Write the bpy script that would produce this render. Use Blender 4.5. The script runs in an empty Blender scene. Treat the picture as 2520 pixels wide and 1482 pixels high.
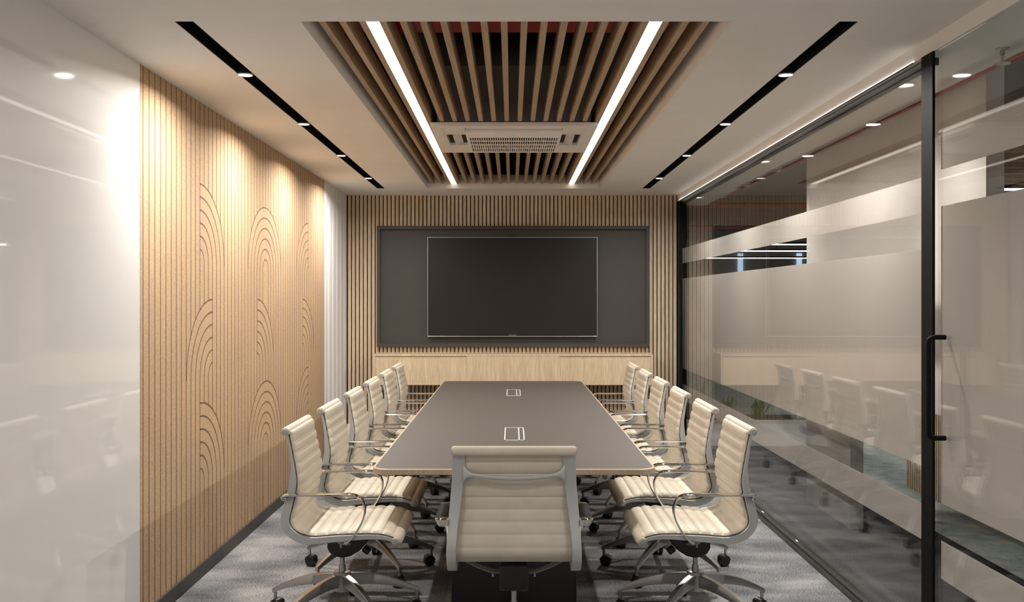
import bpy, bmesh, math, random
from mathutils import Vector, Matrix
random.seed(7)
PI = math.pi
scene = bpy.context.scene
COL = scene.collection
F = 2300.0            # focal length in pixels of the 2520 px wide frame
HC = 1.583            # camera height
CEIL = HC + 1.119     # ceiling height 2.702

# ------------------------------------------------------------------ helpers
class MB:
    """collects shapes, then links them as one mesh object"""
    def __init__(s): s.v = []; s.f = []; s.m = []
    def add(s, vs, fs, mi=0):
        b = len(s.v); s.v += [tuple(v) for v in vs]
        for f in fs: s.f.append([b + i for i in f]); s.m.append(mi)
        return s
    def box(s, x0, x1, y0, y1, z0, z1, mi=0):
        vs = [(x, y, z) for x in (x0, x1) for y in (y0, y1) for z in (z0, z1)]
        return s.add(vs, [(0,1,3,2), (4,6,7,5), (0,4,5,1), (2,3,7,6), (0,2,6,4), (1,5,7,3)], mi)
    def cyl(s, p, axis, r0, r1, h, n=24, mi=0, caps=True):
        """frustum from p along axis ('x','y','z' or a vector)"""
        ax = {'x': Vector((1,0,0)), 'y': Vector((0,1,0)), 'z': Vector((0,0,1))}.get(axis, None) if isinstance(axis, str) else Vector(axis).normalized()
        u = ax.orthogonal().normalized(); w = ax.cross(u); p = Vector(p)
        vs = []
        for k, r in ((0, r0), (h, r1)):
            for i in range(n):
                a = 2*PI*i/n; vs.append(p + ax*k + (u*math.cos(a) + w*math.sin(a))*r)
        fs = [(i, (i+1) % n, n+(i+1) % n, n+i) for i in range(n)]
        if caps: fs += [tuple(range(n-1, -1, -1)), tuple(range(n, 2*n))]
        return s.add(vs, fs, mi)
    def lathe(s, prof, c=(0,0,0), axis='z', n=32, mi=0, caps=True):
        """prof: list of (r, t) along axis"""
        vs = []; c = Vector(c)
        for r, t in prof:
            for i in range(n):
                a = 2*PI*i/n; q = (r*math.cos(a), r*math.sin(a), t)
                if axis == 'y': q = (q[0], q[2], q[1])
                if axis == 'x': q = (q[2], q[0], q[1])
                vs.append(c + Vector(q))
        fs = []
        for k in range(len(prof)-1):
            for i in range(n):
                j = (i+1) % n; fs.append((k*n+i, k*n+j, (k+1)*n+j, (k+1)*n+i))
        if caps: fs.append(tuple(range(n-1, -1, -1))); fs.append(tuple((len(prof)-1)*n+i for i in range(n)))
        return s.add(vs, fs, mi)
    def loft(s, secs, mi=0, caps=True):
        """closed sections with the same number of points"""
        n = len(secs[0]); vs = [p for sec in secs for p in sec]; fs = []
        for k in range(len(secs)-1):
            for i in range(n):
                j = (i+1) % n; fs.append((k*n+i, k*n+j, (k+1)*n+j, (k+1)*n+i))
        if caps: fs.append(tuple(range(n-1, -1, -1))); fs.append(tuple((len(secs)-1)*n+i for i in range(n)))
        return s.add(vs, fs, mi)
    def tube(s, pts, r, n=12, mi=0):
        pts = [Vector(p) for p in pts]; secs = []
        up = None
        for i, p in enumerate(pts):
            d = (pts[min(i+1, len(pts)-1)] - pts[max(i-1, 0)]).normalized()
            if up is None: up = d.orthogonal().normalized()
            up = (up - d*up.dot(d)).normalized(); w = d.cross(up)
            rr = r[i] if isinstance(r, (list, tuple)) else r
            secs.append([p + (up*math.cos(2*PI*k/n) + w*math.sin(2*PI*k/n))*rr for k in range(n)])
        return s.loft(secs, mi)
    def prism(s, poly, axis, a, b, mi=0):
        """poly of 2D points extruded along axis; for 'y' the 2D points are (x,z), for 'x' (y,z), for 'z' (x,y)"""
        def P(q, t):
            return {'y': (q[0], t, q[1]), 'x': (t, q[0], q[1]), 'z': (q[0], q[1], t)}[axis]
        return s.loft([[P(q, a) for q in poly], [P(q, b) for q in poly]], mi)
    def build(s, name, mats, parent=None, loc=None, smooth=35, bevel=0, segs=2):
        me = bpy.data.meshes.new(name); me.from_pydata(s.v, [], s.f)
        if not isinstance(mats, (list, tuple)): mats = [mats]
        for m in mats: me.materials.append(m)
        for p, mi in zip(me.polygons, s.m): p.material_index = mi
        bm = bmesh.new(); bm.from_mesh(me)
        bmesh.ops.recalc_face_normals(bm, faces=bm.faces[:])
        if bevel:
            es = [e for e in bm.edges if len(e.link_faces) == 2 and e.calc_face_angle(0) > 0.6]
            bmesh.ops.bevel(bm, geom=es, offset=bevel, segments=segs, profile=0.5, affect='EDGES', clamp_overlap=True)
        bm.to_mesh(me); bm.free()
        if smooth:
            for p in me.polygons: p.use_smooth = True
            me.set_sharp_from_angle(angle=math.radians(smooth))
        o = bpy.data.objects.new(name, me); COL.objects.link(o)
        if parent: o.parent = parent
        if loc: o.location = loc
        return o

def empty(name, loc=(0,0,0), rz=0):
    o = bpy.data.objects.new(name, None); COL.objects.link(o)
    o.location = loc; o.rotation_euler = (0, 0, rz); o.empty_display_size = 0.1
    return o
def tag(o, label=None, cat=None, group=None, kind=None):
    if label: o['label'] = label
    if cat: o['category'] = cat
    if group: o['group'] = group
    if kind: o['kind'] = kind
    return o
def struct(o): o['kind'] = 'structure'; return o
def copy_tree(o, parent=None):
    c = o.copy(); COL.objects.link(c); c.parent = parent
    for ch in list(o.children): copy_tree(ch, c)
    return c
def resample(pts, n):
    """Catmull-Rom through pts, n points evenly spaced by length"""
    P = [Vector(p) for p in pts]; P = [P[0]*2-P[1]] + P + [P[-1]*2-P[-2]]
    dense = []
    for i in range(1, len(P)-2):
        for k in range(16):
            t = k/16; a, b, c, d = P[i-1], P[i], P[i+1], P[i+2]
            dense.append(0.5*((b*2) + (c-a)*t + (a*2-b*5+c*4-d)*t*t + (b*3-a-c*3+d)*t*t*t))
    dense.append(P[-2]); L = [0]
    for i in range(1, len(dense)): L.append(L[-1] + (dense[i]-dense[i-1]).length)
    out = []; j = 0
    for k in range(n):
        s = L[-1]*k/(n-1)
        while j < len(L)-2 and L[j+1] < s: j += 1
        t = (s-L[j])/max(L[j+1]-L[j], 1e-9); out.append(dense[j].lerp(dense[j+1], min(max(t,0),1)))
    return out, L[-1]

# ------------------------------------------------------------------ materials
def mat(name):
    m = bpy.data.materials.new(name); m.use_nodes = True
    nt = m.node_tree; b = nt.nodes['Principled BSDF']
    return m, nt, b
def N(nt, t, **kw):
    n = nt.nodes.new(t)
    for k, v in kw.items():
        if k in n.inputs: n.inputs[k].default_value = v
        else: setattr(n, k, v)
    return n
def coords(nt, scale=(1,1,1), rot=(0,0,0)):
    tc = N(nt, 'ShaderNodeTexCoord'); mp = N(nt, 'ShaderNodeMapping')
    mp.inputs['Scale'].default_value = scale; mp.inputs['Rotation'].default_value = rot
    nt.links.new(tc.outputs['Object'], mp.inputs['Vector']); return mp.outputs['Vector']
def ramp(nt, fac, stops):
    r = N(nt, 'ShaderNodeValToRGB'); cr = r.color_ramp
    while len(cr.elements) < len(stops): cr.elements.new(0.5)
    for e, (p, c) in zip(cr.elements, stops): e.position = p; e.color = (*c, 1)
    nt.links.new(fac, r.inputs['Fac']); return r.outputs['Color']
def noise(nt, vec, scale, detail=4, rough=0.55, dist=0):
    n = N(nt, 'ShaderNodeTexNoise'); n.inputs['Scale'].default_value = scale; n.inputs['Detail'].default_value = detail
    n.inputs['Roughness'].default_value = rough; n.inputs['Distortion'].default_value = dist
    nt.links.new(vec, n.inputs['Vector']); return n.outputs['Fac']
def bump(nt, b, h, strength, dist=0.002):
    bp = N(nt, 'ShaderNodeBump'); bp.inputs['Strength'].default_value = strength; bp.inputs['Distance'].default_value = dist
    nt.links.new(h, bp.inputs['Height']); nt.links.new(bp.outputs['Normal'], b.inputs['Normal'])
def mixc(nt, fac, a, bb, mode='MIX'):
    mx = N(nt, 'ShaderNodeMix', data_type='RGBA', blend_type=mode)
    for val, idx in ((fac, 0), (a, 6), (bb, 7)):
        if hasattr(val, 'links') or isinstance(val, bpy.types.NodeSocket): nt.links.new(val, mx.inputs[idx])
        else: mx.inputs[idx].default_value = val if idx == 0 else (*val, 1)
    return mx.outputs[2]
def plain(name, col, rough=0.5, metal=0, spec=0.5, coat=0, var=0.03, nscale=6, coat_rough=0.03):
    """simple paint / plastic / metal with a slight procedural unevenness"""
    m, nt, b = mat(name); v = coords(nt); n = noise(nt, v, nscale, 3)
    lo = tuple(max(0, c*(1-var)) for c in col); hi = tuple(min(1, c*(1+var)) for c in col)
    nt.links.new(ramp(nt, n, [(0.3, lo), (0.7, hi)]), b.inputs['Base Color'])
    b.inputs['Roughness'].default_value = rough; b.inputs['Metallic'].default_value = metal
    b.inputs['Specular IOR Level'].default_value = spec
    b.inputs['Coat Weight'].default_value = coat; b.inputs['Coat Roughness'].default_value = coat_rough
    return m
def wood(name, lo, hi, stretch, scale=1.0, rough=0.45, plank=None):
    """straight grained oak; stretch is the mapping scale (small along the grain)"""
    m, nt, b = mat(name); v = coords(nt, stretch)
    n1 = noise(nt, v, 3.0*scale, 6, 0.6, 0.6); n2 = noise(nt, v, 22*scale, 3, 0.5)
    c1 = ramp(nt, n1, [(0.32, lo), (0.68, hi)])
    c2 = ramp(nt, n2, [(0.35, (0.84, 0.82, 0.80)), (0.6, (1, 1, 1))])
    c = mixc(nt, 1.0, c1, c2, 'MULTIPLY')
    if plank:
        tc = N(nt, 'ShaderNodeTexCoord'); sp = N(nt, 'ShaderNodeSeparateXYZ'); nt.links.new(tc.outputs['Object'], sp.inputs[0])
        dv = N(nt, 'ShaderNodeMath', operation='DIVIDE'); nt.links.new(sp.outputs['X'], dv.inputs[0]); dv.inputs[1].default_value = plank
        fl = N(nt, 'ShaderNodeMath', operation='FLOOR'); nt.links.new(dv.outputs[0], fl.inputs[0])
        wn = N(nt, 'ShaderNodeTexWhiteNoise', noise_dimensions='1D'); nt.links.new(fl.outputs[0], wn.inputs['W'])
        c = mixc(nt, 1.0, c, ramp(nt, wn.outputs['Value'], [(0, (0.91, 0.89, 0.87)), (1, (1, 1, 1))]), 'MULTIPLY')
    nt.links.new(c, b.inputs['Base Color']); b.inputs['Roughness'].default_value = rough
    bump(nt, b, n2, 0.15, 0.001); return m
def emit(name, col, s):
    m, nt, b = mat(name); b.inputs['Base Color'].default_value = (0.9, 0.9, 0.9, 1)
    b.inputs['Emission Color'].default_value = (*col, 1); b.inputs['Emission Strength'].default_value = s
    v = coords(nt); n = noise(nt, v, 3, 2)
    nt.links.new(ramp(nt, n, [(0, tuple(0.98*c for c in col)), (1, col)]), b.inputs['Emission Color']); return m
def carpet(name, stops, patch, speck, bstr=0.5, wp=1.0, ws=1.0):
    """loop pile carpet: soft cloudy patches plus a strong fine speckle"""
    m, nt, b = mat(name); v = coords(nt, (1.0, 1.5, 1)); v2 = coords(nt, (1, 1.6, 1))
    n1 = noise(nt, v, patch, 3, 0.5, 0.2); n2 = noise(nt, v2, speck, 3, 0.75)
    a = N(nt, 'ShaderNodeMath', operation='MULTIPLY'); nt.links.new(n1, a.inputs[0]); a.inputs[1].default_value = wp
    a2 = N(nt, 'ShaderNodeMath', operation='MULTIPLY_ADD'); nt.links.new(n2, a2.inputs[0]); a2.inputs[1].default_value = ws
    nt.links.new(a.outputs[0], a2.inputs[2])
    sc = N(nt, 'ShaderNodeMapRange'); h = (wp+ws)*0.5
    sc.inputs['From Min'].default_value = h-0.36; sc.inputs['From Max'].default_value = h+0.36
    nt.links.new(a2.outputs[0], sc.inputs['Value'])
    nt.links.new(ramp(nt, sc.outputs['Result'], stops), b.inputs['Base Color'])
    b.inputs['Roughness'].default_value = 0.95; b.inputs['Specular IOR Level'].default_value = 0.1
    bump(nt, b, n2, bstr, 0.004); return m
def glassmat(name, tint=(0.975, 0.975, 0.97), f0=0.045):
    """clear pane: transparent with a mirror reflection that grows towards grazing angles"""
    m = bpy.data.materials.new(name); m.use_nodes = True; nt = m.node_tree; nt.nodes.clear()
    out = N(nt, 'ShaderNodeOutputMaterial'); tr = N(nt, 'ShaderNodeBsdfTransparent'); gl = N(nt, 'ShaderNodeBsdfGlossy')
    tr.inputs['Color'].default_value = (*tint, 1); gl.inputs['Roughness'].default_value = 0.015
    g = N(nt, 'ShaderNodeNewGeometry'); dt = N(nt, 'ShaderNodeVectorMath', operation='DOT_PRODUCT')
    nt.links.new(g.outputs['Normal'], dt.inputs[0]); nt.links.new(g.outputs['Incoming'], dt.inputs[1])
    ab = N(nt, 'ShaderNodeMath', operation='ABSOLUTE'); nt.links.new(dt.outputs['Value'], ab.inputs[0])
    om = N(nt, 'ShaderNodeMath', operation='SUBTRACT'); om.inputs[0].default_value = 1; nt.links.new(ab.outputs[0], om.inputs[1])
    pw = N(nt, 'ShaderNodeMath', operation='POWER'); nt.links.new(om.outputs[0], pw.inputs[0]); pw.inputs[1].default_value = 5
    fr = N(nt, 'ShaderNodeMath', operation='MULTIPLY_ADD'); nt.links.new(pw.outputs[0], fr.inputs[0]); fr.inputs[1].default_value = 1-f0; fr.inputs[2].default_value = f0
    mx = N(nt, 'ShaderNodeMixShader'); nt.links.new(fr.outputs[0], mx.inputs[0]); nt.links.new(tr.outputs[0], mx.inputs[1]); nt.links.new(gl.outputs[0], mx.inputs[2])
    nt.links.new(mx.outputs[0], out.inputs['Surface']); return m
def frostmat(name):
    m = bpy.data.materials.new(name); m.use_nodes = True; nt = m.node_tree; nt.nodes.clear()
    out = N(nt, 'ShaderNodeOutputMaterial'); d = N(nt, 'ShaderNodeBsdfDiffuse'); t = N(nt, 'ShaderNodeBsdfTranslucent')
    v = coords(nt); n = noise(nt, v, 400, 2); c = ramp(nt, n, [(0, (0.82, 0.785, 0.755)), (1, (0.86, 0.825, 0.795))])
    nt.links.new(c, d.inputs['Color']); nt.links.new(c, t.inputs['Color'])
    mx = N(nt, 'ShaderNodeMixShader'); mx.inputs[0].default_value = 0.5
    nt.links.new(d.outputs[0], mx.inputs[1]); nt.links.new(t.outputs[0], mx.inputs[2])
    nt.links.new(mx.outputs[0], out.inputs['Surface']); return m

M = {}
M['ceiling'] = plain('ceiling_paint', (0.82, 0.79, 0.75), 0.85, var=0.015, spec=0.2)
M['white_wall'] = plain('white_wall_paint', (0.80, 0.78, 0.76), 0.6, var=0.015)
M['gloss_white'] = plain('glossy_white_board', (0.84, 0.825, 0.805), 0.55, coat=1.0, var=0.01, coat_rough=0.035)
M['flute'] = plain('white_fluted_panel', (0.80, 0.79, 0.78), 0.5, var=0.015)
M['dark_trim'] = plain('dark_grey_trim', (0.055, 0.050, 0.046), 0.5)
M['black'] = plain('black_paint', (0.006, 0.006, 0.006), 0.6, spec=0.2)
M['black_metal'] = plain('black_metal', (0.005, 0.0047, 0.004), 0.6, metal=0.0, spec=0.12)
M['rail_metal'] = plain('dark_bronze_track', (0.06, 0.055, 0.05), 0.35, metal=0.3)
M['plenum'] = plain('plenum_dark', (0.12, 0.115, 0.10), 0.9)
M['red'] = plain('red_pipe_paint', (0.62, 0.02, 0.02), 0.45)
M['pipe_red'] = plain('dark_red_pipe_paint', (0.30, 0.018, 0.018), 0.5)
M['slat'] = wood('oak_slat', (0.66, 0.515, 0.36), (0.80, 0.65, 0.48), (8, 8, 0.6), 1.0, 0.5, plank=0.0428)
M['oak'] = wood('oak_veneer', (0.64, 0.50, 0.33), (0.78, 0.63, 0.45), (4, 4, 0.35), 1.0, 0.42)
M['baffle'] = wood('oak_baffle', (0.40, 0.28, 0.17), (0.52, 0.38, 0.25), (14, 0.5, 14), 1.0, 0.5)
M['edge_wood'] = wood('table_edge_wood', (0.42, 0.33, 0.24), (0.54, 0.44, 0.34), (30, 30, 3), 1.5, 0.45)
M['tabletop'] = plain('taupe_laminate', (0.092, 0.081, 0.070), 0.6, spec=0.3, var=0.02, nscale=40)
M['niche'] = plain('charcoal_laminate', (0.052, 0.048, 0.043), 0.55)
M['screen'] = plain('tv_screen', (0.020, 0.0165, 0.014), 0.35, spec=0.3)
M['silver'] = plain('brushed_silver', (0.62, 0.60, 0.56), 0.3, metal=0.9)
M['white_plastic'] = plain('white_plastic', (0.86, 0.82, 0.77), 0.4)
M['power_white'] = plain('white_anodised', (0.88, 0.87, 0.85), 0.4)
M['alu'] = plain('satin_aluminium', (0.50, 0.505, 0.485), 0.45, metal=0.35, var=0.02)
M['base_alu'] = plain('polished_base', (0.50, 0.48, 0.46), 0.28, metal=0.95, var=0.02)
M['chrome'] = plain('chrome', (0.72, 0.70, 0.68), 0.07, metal=1.0, var=0.01)
M['black_plastic'] = plain('black_plastic', (0.014, 0.013, 0.012), 0.4)
M['caster'] = plain('caster_plastic', (0.010, 0.0095, 0.009), 0.35)
M['led'] = emit('led_diffuser', (1.0, 0.94, 0.82), 1.9)
M['lamp'] = emit('downlight_lens', (1.0, 0.95, 0.86), 12.0)
M['added_glow_emit'] = emit('added_glow_emit', (1.0, 0.96, 0.92), 4.5)  # glow of the added strip under the bulkhead
M['tube_led'] = emit('office_tube_led', (1.0, 0.97, 0.92), 22.0)
M['daylight'] = emit('far_window_daylight', (0.55, 0.75, 1.0), 1.2)
M['office_dark'] = plain('office_dark_ceiling', (0.05, 0.047, 0.043), 0.9)
M['office_wall'] = plain('office_wall_paint', (0.46, 0.435, 0.41), 0.8)
M['glass'] = glassmat('clear_glass')
M['frost'] = frostmat('frosted_film')
M['carpet'] = carpet('grey_carpet_tiles', [(0.0, (0.035, 0.037, 0.044)), (0.35, (0.128, 0.135, 0.152)), (0.62, (0.29, 0.289, 0.292)), (1.0, (0.57, 0.56, 0.545))], 2.2, 105, wp=0.85, ws=1.5)
M['dark_carpet'] = carpet('dark_corridor_carpet', [(0.0, (0.03, 0.031, 0.034)), (0.5, (0.085, 0.085, 0.088)), (1.0, (0.16, 0.16, 0.16))], 2.2, 105, wp=0.9, ws=1.2)
M['teal'] = carpet('teal_patterned_carpet', [(0.0, (0.24, 0.35, 0.36)), (0.4, (0.42, 0.53, 0.53)), (0.7, (0.62, 0.66, 0.61)), (1.0, (0.75, 0.75, 0.70))], 7, 40, 0.1)
M['leaf'] = plain('leaf_green', (0.10, 0.26, 0.03), 0.5, var=0.4, nscale=30)
M['stone'] = plain('planter_white', (0.85, 0.84, 0.82), 0.5)
M['soil'] = plain('dark_soil', (0.03, 0.02, 0.015), 0.95)

def leather():
    m, nt, b = mat('cream_leather'); v = coords(nt)
    n = noise(nt, v, 9, 4); n2 = noise(nt, v, 420, 3)
    nt.links.new(ramp(nt, n, [(0.3, (0.60, 0.535, 0.432)), (0.7, (0.665, 0.60, 0.497))]), b.inputs['Base Color'])
    b.inputs['Roughness'].default_value = 0.46; b.inputs['Specular IOR Level'].default_value = 0.4
    bump(nt, b, n2, 0.12, 0.0006); return m
M['leather'] = leather()
def felt():
    m, nt, b = mat('wood_fibre_panel'); v = coords(nt)
    n1 = noise(nt, v, 95, 4, 0.72, 0.8); n2 = noise(nt, v, 2.2, 4)
    c = ramp(nt, n1, [(0.30, (0.40, 0.28, 0.215)), (0.45, (0.52, 0.365, 0.245)), (0.55, (0.60, 0.425, 0.245)), (0.72, (0.68, 0.52, 0.34))])
    c2 = ramp(nt, n2, [(0.3, (0.90, 0.87, 0.92)), (0.7, (1, 1, 0.94))])
    nt.links.new(mixc(nt, 1.0, c, c2, 'MULTIPLY'), b.inputs['Base Color'])
    b.inputs['Roughness'].default_value = 0.8; b.inputs['Specular IOR Level'].default_value = 0.2
    bump(nt, b, n1, 0.25, 0.001); return m
M['felt'] = felt()
M['groove'] = plain('brown_groove_inlay', (0.19, 0.108, 0.056), 0.8)

# ------------------------------------------------------------------ room shell
XL, XR, YB, YR = -1.77, 1.788, 10.10, -1.2     # left wall, right side, back wall, unseen rear
PY0, PY1 = 4.454, 8.83                         # wood panel along the left wall

struct(MB().box(-1.95, 1.87, YR-0.1, YB+0.2, -0.12, 0).build('floor', M['carpet'], smooth=0))
# ceiling with the two slots and the central opening
SL = (-1.360, -1.283); SR = (1.322, 1.399); SY = (3.768, 9.46)
OX = (-0.851, 0.890); OY = (3.768, 9.46)
c = MB()
RY0, RY1 = -0.95, 2.9
xs = [-1.95, SL[0], SL[1], OX[0], OX[1], SR[0], SR[1], 1.80]
for i in range(7):
    hole = i in (1, 3, 5)
    if not hole: c.box(xs[i], xs[i+1], YR-0.1, YB+0.2, CEIL, CEIL+0.16)
    else:
        if i == 3: c.box(xs[i], xs[i+1], YR-0.1, SY[0], CEIL, CEIL+0.16)
        else: c.box(xs[i], xs[i+1], YR-0.1, RY0, CEIL, CEIL+0.16); c.box(xs[i], xs[i+1], RY1, SY[0], CEIL, CEIL+0.16)
        c.box(xs[i], xs[i+1], SY[1], YB+0.2, CEIL, CEIL+0.16)
struct(c.build('ceiling', M['ceiling'], smooth=0))
# plenum above the opening
c = MB(); z0, z1 = CEIL+0.16, CEIL+0.75
c.box(OX[0]-0.35, OX[1]+0.35, OY[0]-0.5, OY[1]+0.5, z1, z1+0.05)
c.box(OX[0]-0.40, OX[0]-0.35, OY[0]-0.5, OY[1]+0.5, z0, z1); c.box(OX[1]+0.35, OX[1]+0.40, OY[0]-0.5, OY[1]+0.5, z0, z1)
c.box(OX[0]-0.40, OX[1]+0.40, OY[0]-0.55, OY[0]-0.5, z0, z1); c.box(OX[0]-0.40, OX[1]+0.40, OY[1]+0.5, OY[1]+0.55, z0, z1)
pl = struct(c.build('ceiling_void', M['plenum'], smooth=0))
# black slots; the rear pair is unseen, made for the added downlights
for n, S, SY_ in ((1, SL, SY), (2, SR, SY), (6, SL, (RY0, RY1)), (7, SR, (RY0, RY1))):
    c = MB(); t = 0.004
    c.box(S[0], S[0]+t, SY_[0], SY_[1], CEIL+0.001, CEIL+0.14); c.box(S[1]-t, S[1], SY_[0], SY_[1], CEIL+0.001, CEIL+0.14)
    c.box(S[0], S[1], SY_[0], SY_[0]+t, CEIL+0.001, CEIL+0.14); c.box(S[0], S[1], SY_[1]-t, SY_[1], CEIL+0.001, CEIL+0.14)
    c.box(S[0], S[1], SY_[0], SY_[1], CEIL+0.14, CEIL+0.145)
    struct(c.build('trim_%d' % n, M['black'], smooth=0))
# left wall: glossy white stretch, plain wall behind the panel, fluted white stretch
w = struct(MB().box(XL-0.15, XL-0.03, YR, YB+0.1, 0, CEIL).build('wall_left', M['white_wall'], smooth=0))
g = MB().box(XL-0.03, XL, YR, PY0-0.004, 0, CEIL).build('gloss_panel', M['gloss_white'], w, smooth=0)
tag(g, 'glossy white wall panel that mirrors the lights')
fl = MB(); npl = 6; pw = (YB-PY1-0.01)/npl
poly = [(XL-0.03, PY1+0.005)]
for k in range(npl):
    for j in range(9):
        u = j/8; y = PY1+0.005+pw*(k+u); x = XL-0.022+0.022*min(1, (math.sin(PI*u))**0.35 if 0 < u < 1 else 0)
        poly.append((x, y))
poly.append((XL-0.03, PY1+0.005+pw*npl))
fl.prism(poly, 'z', 0, CEIL)
fl.build('fluted_panel', M['flute'], w, smooth=50)
struct(MB().box(XL, XL+0.012, PY0, PY1, 0, 0.079).build('baseboard_left', M['dark_trim'], smooth=0))

# wood fibre panel with the grooved arches (grooves are thin inlaid ribbons)
S = 0.0745; Y0 = 5.307; R6 = 6*S
p = MB(); p.box(XL-0.03, XL, PY0, PY1, 0.0, CEIL)
gx0, gx1, gw = XL-0.002, XL+0.0006, 0.0090
def ribbon(pts, wd):
    secs = []
    for i, (y, z) in enumerate(pts):
        a = pts[max(i-1, 0)]; b = pts[min(i+1, len(pts)-1)]
        d = Vector((b[0]-a[0], b[1]-a[1])).normalized(); nx, nz = -d.y*wd/2, d.x*wd/2
        secs.append([(gx0, y+nx, z+nz), (gx1, y+nx, z+nz), (gx1, y-nx, z-nz), (gx0, y-nx, z-nz)])
    p.loft(secs, 1)
tops = (HC+0.655, HC-0.003, HC-0.592)
arches = [(0, 0, 'r'), (3, 1, 'l'), (0, 2, 'r'), (19, 0, 'f'), (16, 1, 'r'), (19, 2, 'f'), (38, 0, 'l'), (35, 1, 'r'), (38, 2, 'l')]
for jc, row, side in arches:
    zc = tops[row]-R6; yc = Y0+jc*S
    a0, a1 = {'r': (0, PI/2), 'l': (PI/2, PI), 'f': (0, PI)}[side]
    for k in range(1, 7):
        r = k*S; n = 28
        ribbon([(yc+r*math.cos(a0+(a1-a0)*i/n), zc+r*math.sin(a0+(a1-a0)*i/n)) for i in range(n+1)], 0.0095 if k > 1 else 0.008)
for j in range(-11, 49):
    y = Y0+j*S
    if not (PY0+0.01 < y < PY1-0.01): continue
    gaps = []
    for jc, row, side in arches:
        d = j-jc; zc = tops[row]-R6
        if abs(d) >= 6: continue
        if (side == 'r' and d > 0) or (side == 'l' and d < 0) or (side == 'f' and d != 0):
            gaps.append((zc, zc+math.sqrt(R6**2-(d*S)**2)))
        if side == 'f' and d == 0:
            gaps.append((tops[1]-R6+math.sqrt(R6**2-(3*S)**2) if row == 0 else 0.08, tops[row]))
    z = 0.08
    for a, b in sorted(gaps):
        if a > z: ribbon([(y, z), (y, a)], gw)
        z = max(z, b)
    if z < CEIL: ribbon([(y, z), (y, CEIL-0.001)], gw)
wp = p.build('wall_panel', [M['felt'], M['groove']], smooth=0)
tag(wp, 'tan wood fibre wall panel with grooved lines and nested arches', 'wall panel')

# back wall with black backing and vertical oak slats
w = MB().box(XL-0.15, XR+0.1, YB, YB+0.15, 0, CEIL).build('wall_back', M['black'], smooth=0); struct(w)
c = MB(); pitch = 0.0428; x = XL+0.006
while x < XR-0.01:
    c.box(x, min(x+pitch-0.0112, XR), YB-0.022, YB, 0.236, CEIL); x += pitch
sl = c.build('slat_cladding', M['slat'], w, smooth=0)
struct(MB().box(XL, XR, YB-0.06, YB, 0, 0.236).build('baseboard_back', M['white_wall'], smooth=0, bevel=0.004))
c = MB(); c.box(XL-0.15, XR+0.1, YR-0.06, YR, CEIL-0.12, CEIL); c.box(XL-0.15, XR+0.1, YR-0.06, YR, 0, 0.08)
for x in (XL, -0.6, 0.6, XR-0.06): c.box(x, x+0.06, YR-0.06, YR, 0.08, CEIL-0.12)
struct(c.build('window_4', M['black_metal'], smooth=0))  # unseen rear left open, invented so world light fills the room
# right side: solid wall by the camera, bulkhead over the glazing
struct(MB().box(1.79, 1.87, YR, 2.95, 0, CEIL-0.068).build('wall_right', M['white_wall'], smooth=0))
struct(MB().box(XR, 1.87, YR, YB+0.1, CEIL-0.068, CEIL+0.1).build('trim_3', M['ceiling'], smooth=0))

t = empty('added_glow_line', (1.783, 7.05, CEIL-0.068))  # made-up strip, glows to imitate the soft wash on the bulkhead
MB().box(-0.003, 0.003, -2.9, 2.9, -0.004, -0.001).build('profile', M['black_metal'], t, smooth=0)
MB().box(-0.0025, 0.0025, -2.9, 2.9, -0.001, 0.0015).build('diffuser', M['added_glow_emit'], t, smooth=0)
tag(t, 'added thin glowing line standing in for the glow above the glass partition', 'strip light')
# glazed partition
GX = 1.83; GY0, GY1 = 4.07, YB-0.005; GZ1 = CEIL-0.068
wi = struct(MB().box(GX-0.006, GX+0.006, GY0, GY1-0.1, 0.03, GZ1-0.03).build('window_1', M['glass'], smooth=0))
for nm, a, b in (('frosted_band', 1.965, 2.127), ('frosted_band', 0.836, 1.804), ('frosted_band', 0.506, 0.669)):
    MB().box(GX+0.0075, GX+0.009, GY0, GY1-0.05, a, b).build(nm, M['frost'], wi, smooth=0)
c = MB(); c.box(1.812, 1.862, GY0, GY1, GZ1-0.032, GZ1); c.box(1.818, 1.832, GY0, GY1, GZ1-0.045, GZ1-0.032)
c.build('top_track', M['rail_metal'], wi, smooth=0)
c = MB(); c.box(1.779, 1.862, GY0-0.1, GY1, 0, 0.022); c.box(1.80, 1.824, GY0, GY1, 0.022, 0.034)
c.build('bottom_track', M['rail_metal'], wi, smooth=0)
c = MB(); c.box(1.785, 1.812, YB-0.2, YB-0.022, 0.03, GZ1-0.02); c.box(1.78, 1.80, YB-0.16, YB-0.12, 1.75, 2.10)
c.build('jamb', M['black_metal'], wi, smooth=0)
# sliding glass door with black stile and pull handle
DX = 1.792
d = struct(MB().box(DX, DX+0.010, 2.96, 3.93, 0.02, GZ1-0.004).build('door_1', M['glass'], smooth=0))
c = MB(); c.box(1.779, 1.7905, 3.95, 4.06, 0.02, GZ1-0.002, 0); c.build('stile', M['black_metal'], d, smooth=0, bevel=0.002)
for a, b in ((2.126, 2.284), (0.725, 1.972), (0.4085, 0.568)):
    MB().box(DX+0.0115, DX+0.013, 2.96, 3.924, a, b).build('frosted_band', M['frost'], d, smooth=0)
hx, hy, zt, zb = 1.722, 3.86, 1.425, 1.008
pts = [(DX, hy, zt), (hx+0.03, hy, zt), (hx+0.01, hy, zt-0.004), (hx+0.002, hy, zt-0.012), (hx, hy, zt-0.032), (hx, hy, (zt+zb)/2),
       (hx, hy, zb+0.032), (hx+0.002, hy, zb+0.012), (hx+0.01, hy, zb+0.004), (hx+0.03, hy, zb), (DX, hy, zb)]
MB().tube(pts, 0.0105, 14).build('pull_handle', M['black_metal'], d)

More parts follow.
